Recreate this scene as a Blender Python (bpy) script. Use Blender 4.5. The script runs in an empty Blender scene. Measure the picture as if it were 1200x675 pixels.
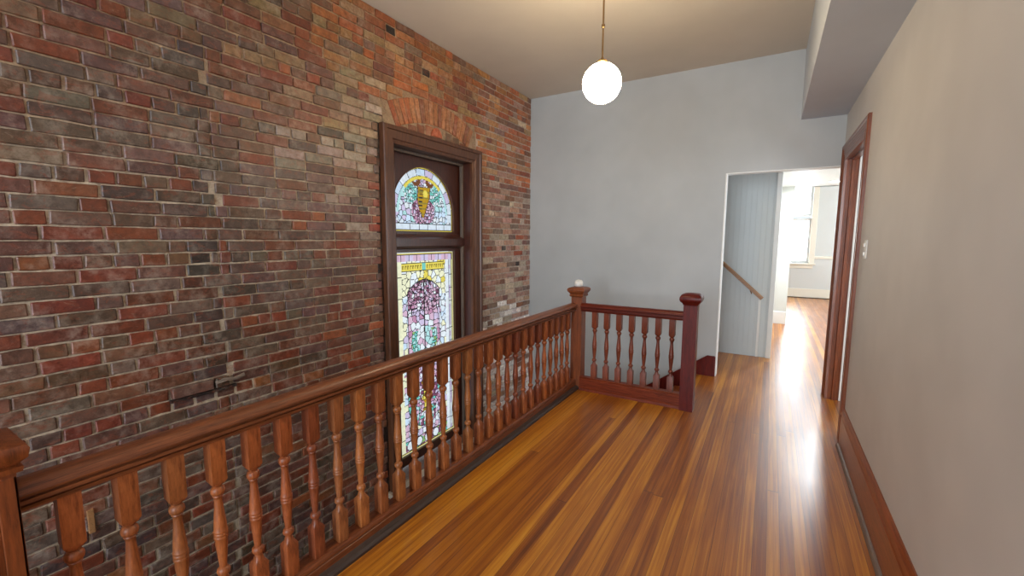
import bpy, bmesh, math, random
from mathutils import Vector, Matrix

random.seed(7)
S = bpy.context.scene
C = S.collection
PI = math.pi

# ------------------------------------------------------------------ camera
cam_d = bpy.data.cameras.new('camera')
cam = bpy.data.objects.new('camera', cam_d)
C.objects.link(cam)
S.camera = cam
F_PX, PITCH, YAW, ROLL = 505.8375, .1131075, .5382903, -.0033822
cam_d.sensor_width = 36.0
cam_d.lens = F_PX / 1200 * 36.0
cam_d.clip_start = .02
cam.matrix_world = (Matrix.Translation((0, 0, 1.5)) @ Matrix.Rotation(YAW, 4, 'Z')
                    @ Matrix.Rotation(PI / 2 - PITCH, 4, 'X') @ Matrix.Rotation(-ROLL, 4, 'Z'))

# ------------------------------------------------------------------ world, exposure, daylight, added fill lights
S.view_settings.view_transform = 'Standard'
S.view_settings.look = 'None'
S.view_settings.gamma = 1
S.view_settings.use_curve_mapping = False
S.view_settings.exposure = -0.08
w = bpy.data.worlds.new('world')
S.world = w
w.use_nodes = True
w.node_tree.nodes['Background'].inputs[0].default_value = (.80, .90, 1.0, 1)
w.node_tree.nodes['Background'].inputs[1].default_value = 1.0


def area(name, loc, direction, sx, sy, power, col=(1, 1, 1), spread=PI):
    d = bpy.data.lights.new(name, 'AREA')
    d.shape = 'RECTANGLE'; d.size = sx; d.size_y = sy; d.energy = power; d.color = col; d.spread = spread
    o = bpy.data.objects.new(name, d); C.objects.link(o)
    o.location = loc
    o.rotation_euler = Vector(direction).to_track_quat('-Z', 'Y').to_euler()
    return o


DAY = (.90, .95, 1.0)
area('daylight_stained_window', (-3.75, 3.25, .85), (1, 0, 0), 1.7, 3.6, 11, (.97, .98, 1.0))
area('daylight_far_window', (.42, 14.1, 2.0), (0, -1, 0), 1.3, 2.6, 230, DAY)
area('fill_far_side', (3.16, 11.4, 1.7), (-1, 0, 0), 2.2, 1.8, 130, DAY)  # added side fill for the far room, source unseen
area('fill_behind_camera', (-.6, -3.66, 1.75), (0, 1, 0), 2.2, 2.2, 245, (.84, .92, 1.0))  # added fill light entering from behind the camera
area('fill_side_room', (2.98, 3.6, 1.6), (-1, 0, 0), 1.2, 1.6, 70, DAY)  # added to brighten the door casing from the side room
area('ceiling_light_beam', (.80, 8.45, 2.39), (0, 0, -1),   .16, .16, 75, (.92, .97, 1.0))
area('fill_passage_side', (1.66, 6.3, 1.5), (-1, 0, 0), .9, 1.4, 34, DAY)  # added to brighten the passage and its beadboard
area('fill_lower_hall', (-2.25, -3.66, -1.4), (0, 1, 0), .9, 1.6, 40, (.9, .95, 1.0))  # added fill for the lower stairwell

# ------------------------------------------------------------------ helpers


def lin(r, g, b):
    f = lambda c: (c / 255) / 12.92 if c / 255 <= .04045 else ((c / 255 + .055) / 1.055) ** 2.4
    return (f(r), f(g), f(b), 1.0)


def tag(o, label=None, cat=None, group=None, kind=None):
    if label: o['label'] = label
    if cat: o['category'] = cat
    if group: o['group'] = group
    if kind: o['kind'] = kind
    return o


def empty(name, loc, rz=0):
    o = bpy.data.objects.new(name, None); C.objects.link(o)
    o.location = loc; o.rotation_euler = (0, 0, rz)
    o.empty_display_size = .1
    return o


def finish(name, bm, mats, parent=None, smooth=None, origin=None):
    """link a bmesh (given in world coordinates, or in the parent's own coordinates) as one object"""
    me = bpy.data.meshes.new(name)
    bmesh.ops.recalc_face_normals(bm, faces=bm.faces[:])
    bm.to_mesh(me); bm.free()
    for m in (mats if isinstance(mats, (list, tuple)) else [mats]):
        me.materials.append(m)
    if smooth is not None:
        for p in me.polygons: p.use_smooth = True
        me.set_sharp_from_angle(angle=math.radians(smooth))
    o = bpy.data.objects.new(name, me); C.objects.link(o)
    if parent: o.parent = parent
    return o


def box(bm, x0, x1, y0, y1, z0, z1, bev=0, mi=0):
    vs = [bm.verts.new((x, y, z)) for x in (x0, x1) for y in (y0, y1) for z in (z0, z1)]
    idx = [(0, 1, 3, 2), (4, 6, 7, 5), (0, 4, 5, 1), (2, 3, 7, 6), (0, 2, 6, 4), (1, 5, 7, 3)]
    fs = [bm.faces.new([vs[i] for i in t]) for t in idx]
    for f in fs: f.material_index = mi
    if bev:
        es = {e for f in fs for e in f.edges}
        r = bmesh.ops.bevel(bm, geom=list(es), offset=bev, segments=2, profile=.5, affect='EDGES')
        for f in r['faces']: f.material_index = mi
    return fs


def extrude(bm, prof, a, b, axis, mi=0):
    """prof: closed polygon of (p, q); axis 'x': (a..b, p, q); 'y': (p, a..b, q); 'z': (p, q, a..b)"""
    mk = {'x': lambda p, q, t: (t, p, q), 'y': lambda p, q, t: (p, t, q), 'z': lambda p, q, t: (p, q, t)}[axis]
    A = [bm.verts.new(mk(p, q, a)) for p, q in prof]
    B = [bm.verts.new(mk(p, q, b)) for p, q in prof]
    n = len(prof)
    fs = [bm.faces.new((A[i], A[(i + 1) % n], B[(i + 1) % n], B[i])) for i in range(n)]
    fs += [bm.faces.new(A[::-1]), bm.faces.new(B)]
    for f in fs: f.material_index = mi


def rings(bm, prof, cx=0, cy=0, n=16, mi=0):
    """stacked rings: (z, radius, squareness 0..1); capped"""
    prev = None
    for z, r, sq in prof:
        ring = []
        for i in range(n):
            a = 2 * PI * i / n
            k = 1 / max(abs(math.cos(a)), abs(math.sin(a)))
            rr = r * (1 + (k - 1) * sq)
            ring.append(bm.verts.new((cx + rr * math.cos(a), cy + rr * math.sin(a), z)))
        if prev:
            for i in range(n):
                bm.faces.new((prev[i], prev[(i + 1) % n], ring[(i + 1) % n], ring[i])).material_index = mi
        else:
            bm.faces.new(ring[::-1]).material_index = mi
        prev = ring
    bm.faces.new(prev).material_index = mi


def tube(bm, pts, r, n=10, mi=0):
    prev = None
    for i, p in enumerate(pts):
        p = Vector(p)
        d = (Vector(pts[min(i + 1, len(pts) - 1)]) - Vector(pts[max(i - 1, 0)])).normalized()
        u = d.cross(Vector((0, 0, 1)) if abs(d.z) < .9 else Vector((1, 0, 0))).normalized()
        v = d.cross(u)
        ring = [bm.verts.new(p + r * (math.cos(2 * PI * k / n) * u + math.sin(2 * PI * k / n) * v)) for k in range(n)]
        if prev:
            for k in range(n):
                bm.faces.new((prev[k], prev[(k + 1) % n], ring[(k + 1) % n], ring[k])).material_index = mi
        else:
            bm.faces.new(ring[::-1]).material_index = mi
        prev = ring
    bm.faces.new(prev).material_index = mi


# ------------------------------------------------------------------ materials
def mat(name):
    m = bpy.data.materials.new(name); m.use_nodes = True
    return m, m.node_tree, m.node_tree.nodes['Principled BSDF']


def nd(nt, t, **kw):
    n = nt.nodes.new(t)
    for k, v in kw.items(): setattr(n, k, v)
    return n


def mixc(nt, a, b, fac, mode='MIX'):
    n = nd(nt, 'ShaderNodeMix', data_type='RGBA', blend_type=mode)
    L = nt.links
    for sock, v in ((n.inputs[0], fac), (n.inputs[6], a), (n.inputs[7], b)):
        if isinstance(v, bpy.types.NodeSocket): L.new(v, sock)
        else: sock.default_value = v
    return n.outputs[2]


def mathn(nt, op, a, b=None, clamp=False):
    n = nd(nt, 'ShaderNodeMath', operation=op, use_clamp=clamp)
    for i, v in enumerate((a, b)):
        if v is None: continue
        if isinstance(v, bpy.types.NodeSocket): nt.links.new(v, n.inputs[i])
        else: n.inputs[i].default_value = v
    return n.outputs[0]


def ramp(nt, fac, stops):
    n = nd(nt, 'ShaderNodeValToRGB')
    nt.links.new(fac, n.inputs[0])
    e = n.color_ramp.elements
    while len(e) < len(stops): e.new(.5)
    for el, (p, c) in zip(e, stops): el.position = p; el.color = c
    return n.outputs[0]


def coords(nt, scale=(1, 1, 1), kind='Position'):
    if kind == 'Position':
        src = nd(nt, 'ShaderNodeNewGeometry').outputs['Position']
    else:
        src = nd(nt, 'ShaderNodeTexCoord').outputs['Object']
    mp = nd(nt, 'ShaderNodeMapping'); nt.links.new(src, mp.inputs[0])
    mp.inputs[3].default_value = scale
    return mp.outputs[0]


def noise(nt, vec, scale, detail=4, rough=.6, dist=0):
    n = nd(nt, 'ShaderNodeTexNoise')
    nt.links.new(vec, n.inputs['Vector'])
    n.inputs['Scale'].default_value = scale; n.inputs['Detail'].default_value = detail
    n.inputs['Roughness'].default_value = rough; n.inputs['Distortion'].default_value = dist
    return n.outputs['Fac']


def bump(nt, h, strength, dist, bsdf):
    b = nd(nt, 'ShaderNodeBump'); b.inputs['Strength'].default_value = strength
    b.inputs['Distance'].default_value = dist
    nt.links.new(h, b.inputs['Height']); nt.links.new(b.outputs[0], bsdf.inputs['Normal'])


def paint(name, col, rough=.6, mottle=.05, bumpy=.15):
    m, nt, b = mat(name)
    v = coords(nt)
    n1 = noise(nt, v, 1.3, 3)
    n2 = noise(nt, v, 160, 3)
    dark = tuple(c * (1 - mottle * 2) for c in col[:3]) + (1,)
    light = tuple(min(1, c * (1 + mottle)) for c in col[:3]) + (1,)
    c = ramp(nt, n1, [(.3, dark), (.7, light)])
    nt.links.new(c, b.inputs['Base Color'])
    b.inputs['Roughness'].default_value = rough
    b.inputs['Specular IOR Level'].default_value = .3
    if bumpy: bump(nt, n2, bumpy, .002, b)
    return m


def wood(name, dark, light, grain=(6, 6, 1), rough=.35, tint=False, coat=.2, kind='Object', scale=9):
    m, nt, b = mat(name)
    v = coords(nt, grain, kind)
    n = noise(nt, v, scale, 6, .65, .6)
    n2 = noise(nt, v, scale * 5, 3, .6, .2)
    f = mathn(nt, 'ADD', mathn(nt, 'MULTIPLY', n, .7), mathn(nt, 'MULTIPLY', n2, .3))
    c = ramp(nt, f, [(.33, dark), (.5, tuple((a + bb) / 2 for a, bb in zip(dark, light))), (.68, light)])
    if tint:
        oi = nd(nt, 'ShaderNodeObjectInfo')
        c = mixc(nt, c, oi.outputs['Color'], 1.0, 'MULTIPLY')
    nt.links.new(c, b.inputs['Base Color'])
    b.inputs['Roughness'].default_value = rough
    b.inputs['Coat Weight'].default_value = coat
    b.inputs['Coat Roughness'].default_value = .2
    bump(nt, f, .15, .002, b)
    return m


def plain(name, col, rough=.5, metal=0):
    m, nt, b = mat(name)
    v = coords(nt)
    n = noise(nt, v, 60, 3)
    c = ramp(nt, n, [(.3, tuple(x * .92 for x in col[:3]) + (1,)), (.7, col)])
    nt.links.new(c, b.inputs['Base Color'])
    b.inputs['Roughness'].default_value = rough; b.inputs['Metallic'].default_value = metal
    return m


# painted surfaces
M_wall = paint('wall_paint_grey', lin(174, 178, 180), .55)
M_wallr = paint('wall_paint_right', lin(200, 197, 194), .5, .05)
M_ceil = paint('ceiling_paint', lin(206, 197, 184), .7, .03)
M_soffit = paint('soffit_paint', lin(196, 204, 214), .6, .03)
M_white = paint('white_trim_paint', lin(228, 230, 228), .4, .02, 0)
M_far = paint('far_room_paint', lin(206, 208, 203), .6, .02)
M_cream = paint('cream_trim_paint', lin(228, 222, 205), .4, .02, 0)
M_well = paint('stairwell_plaster', lin(180, 180, 178), .6)

# brick
def brick_material():
    m, nt, b = mat('old_brick')
    at = nd(nt, 'ShaderNodeAttribute', attribute_name='tone')
    v = coords(nt)
    n1 = noise(nt, v, 26, 5, .7)
    n2 = noise(nt, v, 7, 4, .6)
    n3 = noise(nt, v, 90, 4, .7)
    col = mixc(nt, at.outputs['Color'], mixc(nt, (.42, .40, .38, 1), ramp(nt, n1, [(.3, (.55, .52, .50, 1)), (.7, (1.4, 1.38, 1.34, 1))]), 1.0, 'MIX'), 1.0, 'MULTIPLY')
    # worn whitewash / lime residue in ragged patches
    wash = mathn(nt, 'MULTIPLY', ramp(nt, n2, [(.46, (0, 0, 0, 1)), (.62, (1, 1, 1, 1))]), ramp(nt, n1, [(.40, (0, 0, 0, 1)), (.62, (1, 1, 1, 1))]))
    wash = mathn(nt, 'MULTIPLY', wash, .38)
    col = mixc(nt, col, lin(158, 148, 136), wash)
    # ragged flaked patches within single bricks
    n4 = noise(nt, coords(nt, (1, 1, 1.8)), 13, 6, .75, 1.2)
    flake = mathn(nt, 'MULTIPLY', ramp(nt, n4, [(.54, (0, 0, 0, 1)), (.58, (1, 1, 1, 1))]), .38)
    col = mixc(nt, col, lin(132, 66, 42), flake)
    smear = mathn(nt, 'MULTIPLY', ramp(nt, noise(nt, coords(nt, (1, 1, 2.2)), 21, 6, .8, 1.5), [(.58, (0, 0, 0, 1)), (.64, (1, 1, 1, 1))]), .30)
    col = mixc(nt, col, lin(150, 134, 116), smear)
    soot = mathn(nt, 'MULTIPLY', ramp(nt, n2, [(.30, (1, 1, 1, 1)), (.42, (0, 0, 0, 1))]), .18)
    col = mixc(nt, col, lin(52, 46, 44), soot)
    nt.links.new(col, b.inputs['Base Color'])
    nt.links.new(mathn(nt, 'ADD', mathn(nt, 'MULTIPLY', n1, .25), .32), b.inputs['Roughness'])
    b.inputs['Specular IOR Level'].default_value = .6
    h = mathn(nt, 'ADD', n1, mathn(nt, 'MULTIPLY', n3, .5))
    bump(nt, h, .55, .006, b)
    return m


M_brick = brick_material()


# floor
def floor_material():
    m, nt, b = mat('narrow_pine_floorboards')
    geo = nd(nt, 'ShaderNodeNewGeometry')
    sep = nd(nt, 'ShaderNodeSeparateXYZ'); nt.links.new(geo.outputs['Position'], sep.inputs[0])
    W = .058
    xs = mathn(nt, 'DIVIDE', mathn(nt, 'ADD', sep.outputs[0], 20.0), W)
    idx = mathn(nt, 'FLOOR', xs)
    fr = mathn(nt, 'FRACT', xs)
    wn = nd(nt, 'ShaderNodeTexWhiteNoise', noise_dimensions='1D'); nt.links.new(idx, wn.inputs['W'])
    # board ends
    yl = mathn(nt, 'ADD', mathn(nt, 'DIVIDE', sep.outputs[1], 11.0), mathn(nt, 'MULTIPLY', wn.outputs['Value'], 7.3))
    yi = mathn(nt, 'FLOOR', yl); yf = mathn(nt, 'FRACT', yl)
    cb = nd(nt, 'ShaderNodeCombineXYZ'); nt.links.new(idx, cb.inputs[0]); nt.links.new(yi, cb.inputs[1])
    wn2 = nd(nt, 'ShaderNodeTexWhiteNoise', noise_dimensions='2D'); nt.links.new(cb.outputs[0], wn2.inputs['Vector'])
    # grain
    mp = nd(nt, 'ShaderNodeCombineXYZ')
    nt.links.new(mathn(nt, 'MULTIPLY', sep.outputs[0], 58), mp.inputs[0])
    nt.links.new(mathn(nt, 'ADD', mathn(nt, 'MULTIPLY', sep.outputs[1], 1.3), mathn(nt, 'MULTIPLY', wn2.outputs['Value'], 31)), mp.inputs[1])
    nt.links.new(mathn(nt, 'MULTIPLY', wn2.outputs['Value'], 9), mp.inputs[2])
    g = noise(nt, mp.outputs[0], 1.0, 6, .62, .5)
    big = noise(nt, coords(nt, (1, .5, 1)), 1.6, 3)
    f = mathn(nt, 'ADD', mathn(nt, 'MULTIPLY', wn2.outputs['Value'], .26), mathn(nt, 'MULTIPLY', g, .70))
    f = mathn(nt, 'ADD', f, mathn(nt, 'MULTIPLY', mathn(nt, 'SUBTRACT', big, .5), .25))
    c = ramp(nt, f, [(.20, lin(92, 40, 4)), (.36, lin(134, 70, 10)), (.50, lin(164, 96, 16)), (.62, lin(190, 124, 28)), (.78, lin(212, 154, 54))])
    e1 = mathn(nt, 'LESS_THAN', fr, .035)
    e2 = mathn(nt, 'LESS_THAN', yf, .0006)
    e = mathn(nt, 'MAXIMUM', e1, e2)
    c = mixc(nt, c, lin(70, 32, 12), mathn(nt, 'MULTIPLY', e, .75))
    nt.links.new(c, b.inputs['Base Color'])
    rn = noise(nt, coords(nt, (3, .6, 1)), 3, 3)
    nt.links.new(mathn(nt, 'ADD', mathn(nt, 'MULTIPLY', rn, .20), .24), b.inputs['Roughness'])
    b.inputs['Specular IOR Level'].default_value = .6
    b.inputs['Coat Weight'].default_value = .3; b.inputs['Coat Roughness'].default_value = .27
    h = mathn(nt, 'SUBTRACT', mathn(nt, 'MULTIPLY', g, .15), e)
    bump(nt, h, .25, .0015, b)
    return m


M_floor = floor_material()
M_oakrail = wood('railing_oak', lin(84, 46, 22), lin(146, 90, 46), (7, 7, .6), .42, True, .1, 'Position')
M_balus = wood('baluster_oak', lin(104, 58, 30), lin(184, 122, 74), (6, 6, 1.0), .44, True, .08, 'Object')
M_railY = wood('handrail_oak', lin(70, 34, 20), lin(148, 86, 50), (12, .7, 12), .4, True, .1, 'Position')
M_railX = wood('mahogany_rail', lin(62, 16, 8), lin(112, 40, 22), (.7, 9, 9), .42, True, .05, 'Position')
M_newelR = wood('mahogany_newel', lin(64, 10, 8), lin(104, 26, 16), (7, 7, .7), .42, False, .08, 'Position')
for m_ in (M_railX, M_newelR):
    m_.node_tree.nodes['Principled BSDF'].inputs['Specular IOR Level'].default_value = .22
M_frame = wood('window_casing_wood', lin(54, 30, 20), lin(108, 66, 40), (7, 7, .7), .4, False, .15, 'Position')
M_framein = wood('window_sash_wood', lin(46, 22, 16), lin(84, 42, 30), (7, 7, .8), .32, False, .3, 'Position')
M_framegrey = wood('weathered_stop', lin(84, 72, 64), lin(120, 104, 92), (7, 7, .8), .5, False, 0, 'Position')
M_door = wood('door_casing_wood', lin(78, 34, 14), lin(142, 74, 36), (8, 8, .5), .34, False, .25, 'Position')
M_base = wood('baseboard_wood', lin(100, 42, 14), lin(158, 82, 34), (8, .6, 8), .3, False, .3, 'Position')
M_dark = wood('dark_shoe_moulding', lin(38, 28, 26), lin(72, 56, 50), (8, .6, 8), .45, False, .1, 'Position')
M_greyshoe = wood('worn_grey_shoe_moulding', lin(84, 66, 56), lin(128, 108, 94), (8, .6, 8), .5, False, 0, 'Position')
M_pine = wood('pale_pine_handrail', lin(120, 82, 50), lin(166, 122, 80), (1, 8, 8), .45, False, .1, 'Position')
M_sill = wood('worn_sill', lin(140, 122, 102), lin(190, 176, 158), (8, .8, 8), .6, False, 0, 'Position')
M_tread = wood('stair_tread_wood', lin(100, 44, 16), lin(156, 84, 34), (1, 9, 9), .35, False, .2, 'Position')
M_brass = plain('aged_brass', lin(150, 120, 80), .35, .9)
M_plastic = plain('white_plastic', lin(226, 226, 222), .35)
M_black = plain('dark_recess', lin(30, 26, 25), .8)


def glass_material(name='stained_glass_leaded'):
    m, nt, b = mat(name)
    at = nd(nt, 'ShaderNodeAttribute', attribute_name='tone')
    v = coords(nt)
    n = noise(nt, v, 30, 3)
    c = mixc(nt, at.outputs['Color'], ramp(nt, n, [(.3, (.8, .8, .8, 1)), (.7, (1, 1, 1, 1))]), 1.0, 'MULTIPLY')
    tr = nd(nt, 'ShaderNodeBsdfTranslucent'); nt.links.new(c, tr.inputs[0])
    gl = nd(nt, 'ShaderNodeBsdfGlossy'); gl.inputs['Roughness'].default_value = .15
    mx = nd(nt, 'ShaderNodeMixShader'); mx.inputs[0].default_value = .05
    nt.links.new(tr.outputs[0], mx.inputs[1]); nt.links.new(gl.outputs[0], mx.inputs[2])
    nt.links.new(mx.outputs[0], nt.nodes['Material Output'].inputs[0])
    return m


M_glass = glass_material()


def emit(name, col, s):
    m, nt, b = mat(name)
    b.inputs['Base Color'].default_value = (.9, .9, .88, 1)
    b.inputs['Emission Color'].default_value = col
    b.inputs['Emission Strength'].default_value = s
    b.inputs['Roughness'].default_value = .25
    return m


M_globe = emit('lit_opal_glass', (1.0, .80, .52, 1), 75.0)
M_led = emit('lit_led_lens', (.92, .97, 1.0, 1), 8.0)

m, nt, b = mat('clear_window_glass')
b.inputs['Base Color'].default_value = (.95, .98, 1, 1)
b.inputs['Roughness'].default_value = .02
b.inputs['Transmission Weight'].default_value = 1
b.inputs['IOR'].default_value = 1.0
M_clear = m

# ------------------------------------------------------------------ key dimensions (metres)
XB, XR = -2.78, .532            # brick wall face, right wall face
YB0, YB1 = 5.13, 5.25           # back wall
ZC = 3.30                       # ceiling
Y0 = -3.5
WY0, WY1, WZ0, WZ1 = 2.69, 3.81, -.74, 2.30      # stained window opening
DY0, DY1, DZ = 3.97, 4.95, 2.235                 # door opening in the right wall

# ------------------------------------------------------------------ floor, ceiling, walls
bm = bmesh.new()
for x0, x1, y0, y1 in ((-1.60, .70, Y0, 3.98), (-.62, .70, 3.98, 5.25), (-1.8, 3.0, 5.25, 13.6), (.70, 2.8, 2.0, 5.13)):
    box(bm, x0, x1, y0, y1, -.2, 0)
tag(finish('floor', bm, M_floor), 'glossy orange brown narrow board floor of the landing and rooms beyond', 'floor', kind='structure')

bm = bmesh.new()
box(bm, -3.1, .70, Y0, YB1, ZC, ZC + .15)
tag(finish('ceiling', bm, M_ceil), 'plain pale ceiling high above the landing and stairwell', 'ceiling', kind='structure')
bm = bmesh.new()
box(bm, .175, XR, Y0, YB0, 2.65, ZC)
tag(finish('trim_1', bm, M_soffit), 'boxed grey soffit running along the top of the right wall', 'soffit', kind='structure')

bm = bmesh.new()   # right wall with the door opening
box(bm, XR, .622, Y0, DY0, 0, ZC)
box(bm, XR, .622, DY1, YB1, 0, ZC)
box(bm, XR, .622, DY0, DY1, DZ, ZC)
tag(finish('wall_right', bm, M_wallr), 'plain warm grey plaster wall on the right with a doorway', 'wall', kind='structure')

bm = bmesh.new()   # back wall with the passage opening
box(bm, -3.1, -.45, YB0, YB1, -3.0, ZC)
box(bm, -.45, XR, YB0, YB1, 2.19, ZC)
tag(finish('wall_back', bm, M_wall), 'plain pale grey wall at the end of the landing with an opening', 'wall', kind='structure')
bm = bmesh.new()
box(bm, -.453, -.440, YB0 - .003, YB1, .0, 2.19, .002)  # white lining stands in for the jamb face brightened by light
box(bm, -.440, XR, YB0 - .003, YB1, 2.183, 2.192)
tag(finish('trim_2', bm, M_white), 'thin white corner bead painting in the lit edge of the passage opening', 'trim', kind='structure')

bm = bmesh.new()   # behind the camera: unseen wall, openings added for the fill lights
box(bm, -3.1, -2.7, Y0 - .1, Y0, -3, ZC); box(bm, -2.7, -1.8, Y0 - .1, Y0, -3, -2.2); box(bm, -2.7, -1.8, Y0 - .1, Y0, -.6, ZC); box(bm, -1.8, -1.7, Y0 - .1, Y0, -3, ZC)
box(bm, .5, .70, Y0 - .1, Y0, -3, ZC)
box(bm, -1.7, .5, Y0 - .1, Y0, -3, .65)
box(bm, -1.7, .5, Y0 - .1, Y0, 2.85, ZC)
tag(finish('wall_front', bm, M_wall), 'plain grey wall closing the landing behind the viewer', 'wall', kind='structure')

# ---- the brick wall: mortar bed and every brick in one structure mesh
def sm(a, b, x):
    t = max(0, min(1, (x - a) / (b - a))); return t * t * (3 - 2 * t)


PAL = dict(purple=(106, 74, 64), red=(126, 60, 36), dark=(92, 68, 60), orange=(148, 84, 48), tan=(146, 114, 82),
           wash=(158, 144, 130), grey=(112, 90, 80), pink=(144, 112, 98), brown=(116, 76, 56), white=(206, 200, 200), ochre=(150, 102, 62), plaster=(146, 128, 102))


def weights(y, z):
    W = dict(purple=3.0, red=2.2, dark=1.2, brown=2.0, grey=1.2, orange=.35)
    top = sm(-.1, .35, z - (2.55 - .14 * min(y, 3.2)) + .0)          # warm upper band rising over the window
    left = sm(2.2, .8, y)
    if top > 0:
        k = top * (1 - .75 * left)
        for q in W: W[q] *= (1 - .85 * k)
        W['orange'] += 2.6 * k; W['tan'] = 1.6 * k; W['ochre'] = 2.0 * k; W['brown'] += 1.4 * k
    if y > 3.9:                                                       # pinkish grey to the right of the window
        k = sm(3.9, 4.05, y) * (1 - .85 * sm(1.9, 2.5, z))
        for q in W: W[q] *= (1 - .80 * k)
        W['pink'] = 4.0 * k; W['grey'] += 1.2 * k; W['wash'] = W.get('wash', 0) + 2.2 * k; W['brown'] += 1.0 * k
        if z < .75:
            W['white'] = 14.0 * sm(.8, .2, z)
    k = math.exp(-((y - 2.1) / .42) ** 2 - ((z - 2.12) / .26) ** 2)    # globe's shine painted in as whitish bricks
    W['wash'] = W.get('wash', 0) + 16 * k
    k = math.exp(-((y - 2.36) / .16) ** 2 - ((z - 2.45) / .20) ** 2)    # old plaster beside the window head
    W['plaster'] = 40 * k
    k = math.exp(-((y - 1.7) / .7) ** 2 - ((z - 1.85) / .25) ** 2)
    W['grey'] += 4 * k; W['pink'] = W.get('pink', 0) + 2 * k
    if z < 1.75 and y < 2.5:
        k = sm(1.75, 1.5, z)
        W['red'] += 1.3 * k; W['grey'] += .8 * k; W['orange'] += .5 * k
    if z < .5:
        W['dark'] += 2.0 * sm(.5, .1, z) * (1 if y < 2.6 else 0); W['grey'] += 1.2
    if z > 2.2 and y < 1.25: W['red'] += 2.2
    return W


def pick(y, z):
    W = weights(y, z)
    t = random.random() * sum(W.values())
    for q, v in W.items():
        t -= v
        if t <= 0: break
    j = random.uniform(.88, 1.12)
    return tuple(max(0, min(255, c * j * (.82 + .22 * sm(1.6, 2.8, y) + .16 * sm(3.9, 4.1, y)) + random.uniform(-5, 5))) for c in PAL[q])  # light falloff painted in: darker at left, brighter right of the window


def mortar_col(y, z):
    base = [178, 164, 144]
    up = sm(1.7, 2.3, z) * (1 - sm(3.9, 4.1, y))
    base = [b + (t - b) * .8 * up for b, t in zip(base, (146, 120, 92))]
    if y > 3.9: base = [b + (t - b) * .7 for b, t in zip(base, (190, 178, 170))]
    if y > 3.95 and z < .75: base = [200, 198, 202]
    k = math.exp(-((y - 1.30) / .05) ** 2) * .5 * (1 if z > .7 else 0)   # chased vertical seam
    base = [b + (120 - b) * k for b in base]
    k = math.exp(-((y - 2.36) / .16) ** 2 - ((z - 2.45) / .20) ** 2)
    base = [b + (t - b) * min(1, 1.4 * k) for b, t in zip(base, (126, 110, 88))]
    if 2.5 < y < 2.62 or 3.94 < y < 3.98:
        if z < 2.46: base = [40, 32, 30]  # shadow gap beside the casing painted into the mortar colour
    return base


bm = bmesh.new()
fl = bm.faces.layers.float_color.new('tone')


def setc(f, rgb, mi=0):
    f[fl] = lin(*rgb); f.material_index = mi


ys = sorted(set([round(Y0 + .1 * i, 3) for i in range(0, 87)] + [WY0, WY1, 5.13, 2.535, 3.97]))
ys = [y for y in ys if Y0 <= y <= 5.13]
zs = sorted(set([round(-3 + .1 * i, 3) for i in range(0, 63)] + [WZ0, WZ1, ZC]))
grid = {}
def gv(y, z):
    k = (y, z)
    if k not in grid:
        grid[k] = bm.verts.new((XB - .010, y, z))
    return grid[k]
for i in range(len(ys) - 1):
    for j in range(len(zs) - 1):
        cy, cz = (ys[i] + ys[i + 1]) / 2, (zs[j] + zs[j + 1]) / 2
        if WY0 < cy < WY1 and WZ0 < cz < WZ1: continue
        f = bm.faces.new((gv(ys[i], zs[j]), gv(ys[i + 1], zs[j]), gv(ys[i + 1], zs[j + 1]), gv(ys[i], zs[j + 1])))
        setc(f, mortar_col(cy, cz))
# solid body behind the bed
for y0, y1, z0, z1 in ((Y0, WY0, -3, ZC), (WY1, 5.13, -3, ZC), (WY0, WY1, -3, WZ0), (WY0, WY1, WZ1, ZC)):
    for f in box(bm, XB - .33, XB - .012, y0, y1, z0, z1): setc(f, (110, 90, 80))


def brick(pts, rgb, proud):
    """pts: outline in (y, z), counter-clockwise"""
    n = len(pts)
    cy = sum(p[0] for p in pts) / n; cz = sum(p[1] for p in pts) / n
    ty, tz = random.uniform(-.018, .018), random.uniform(-.03, .03)
    A = [bm.verts.new((XB - .012, y, z)) for y, z in pts]
    ins = .0035
    mid, top = [], []
    for y, z in pts:
        dy, dz = y - cy, z - cz
        d = math.hypot(dy, dz) + 1e-6
        px = XB - .006 + proud + ty * dy + tz * dz
        mid.append(bm.verts.new((px - .0035, y, z)))
        top.append(bm.verts.new((px, y - dy / d * ins * 1.4, z - (ins if dz > 0 else -ins))))
    for P, Q in ((A, mid), (mid, top)):
        for i in range(n):
            setc(bm.faces.new((P[i], P[(i + 1) % n], Q[(i + 1) % n], Q[i])), rgb)
    setc(bm.faces.new(top), rgb)


def brick_rect(y0, y1, z0, z1, rgb, proud):
    r = .0035
    j = lambda: random.uniform(-.0026, .0026)
    base = [(y0 + r, z0), ((y0 + y1) / 2, z0), (y1 - r, z0), (y1, z0 + r), (y1, z1 - r), (y1 - r, z1), ((y0 + y1) / 2, z1), (y0 + r, z1), (y0, z1 - r), (y0, z0 + r)]
    if y1 - y0 < .03: return
    brick([(y + j(), z + j()) for y, z in base], rgb, proud)


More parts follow.
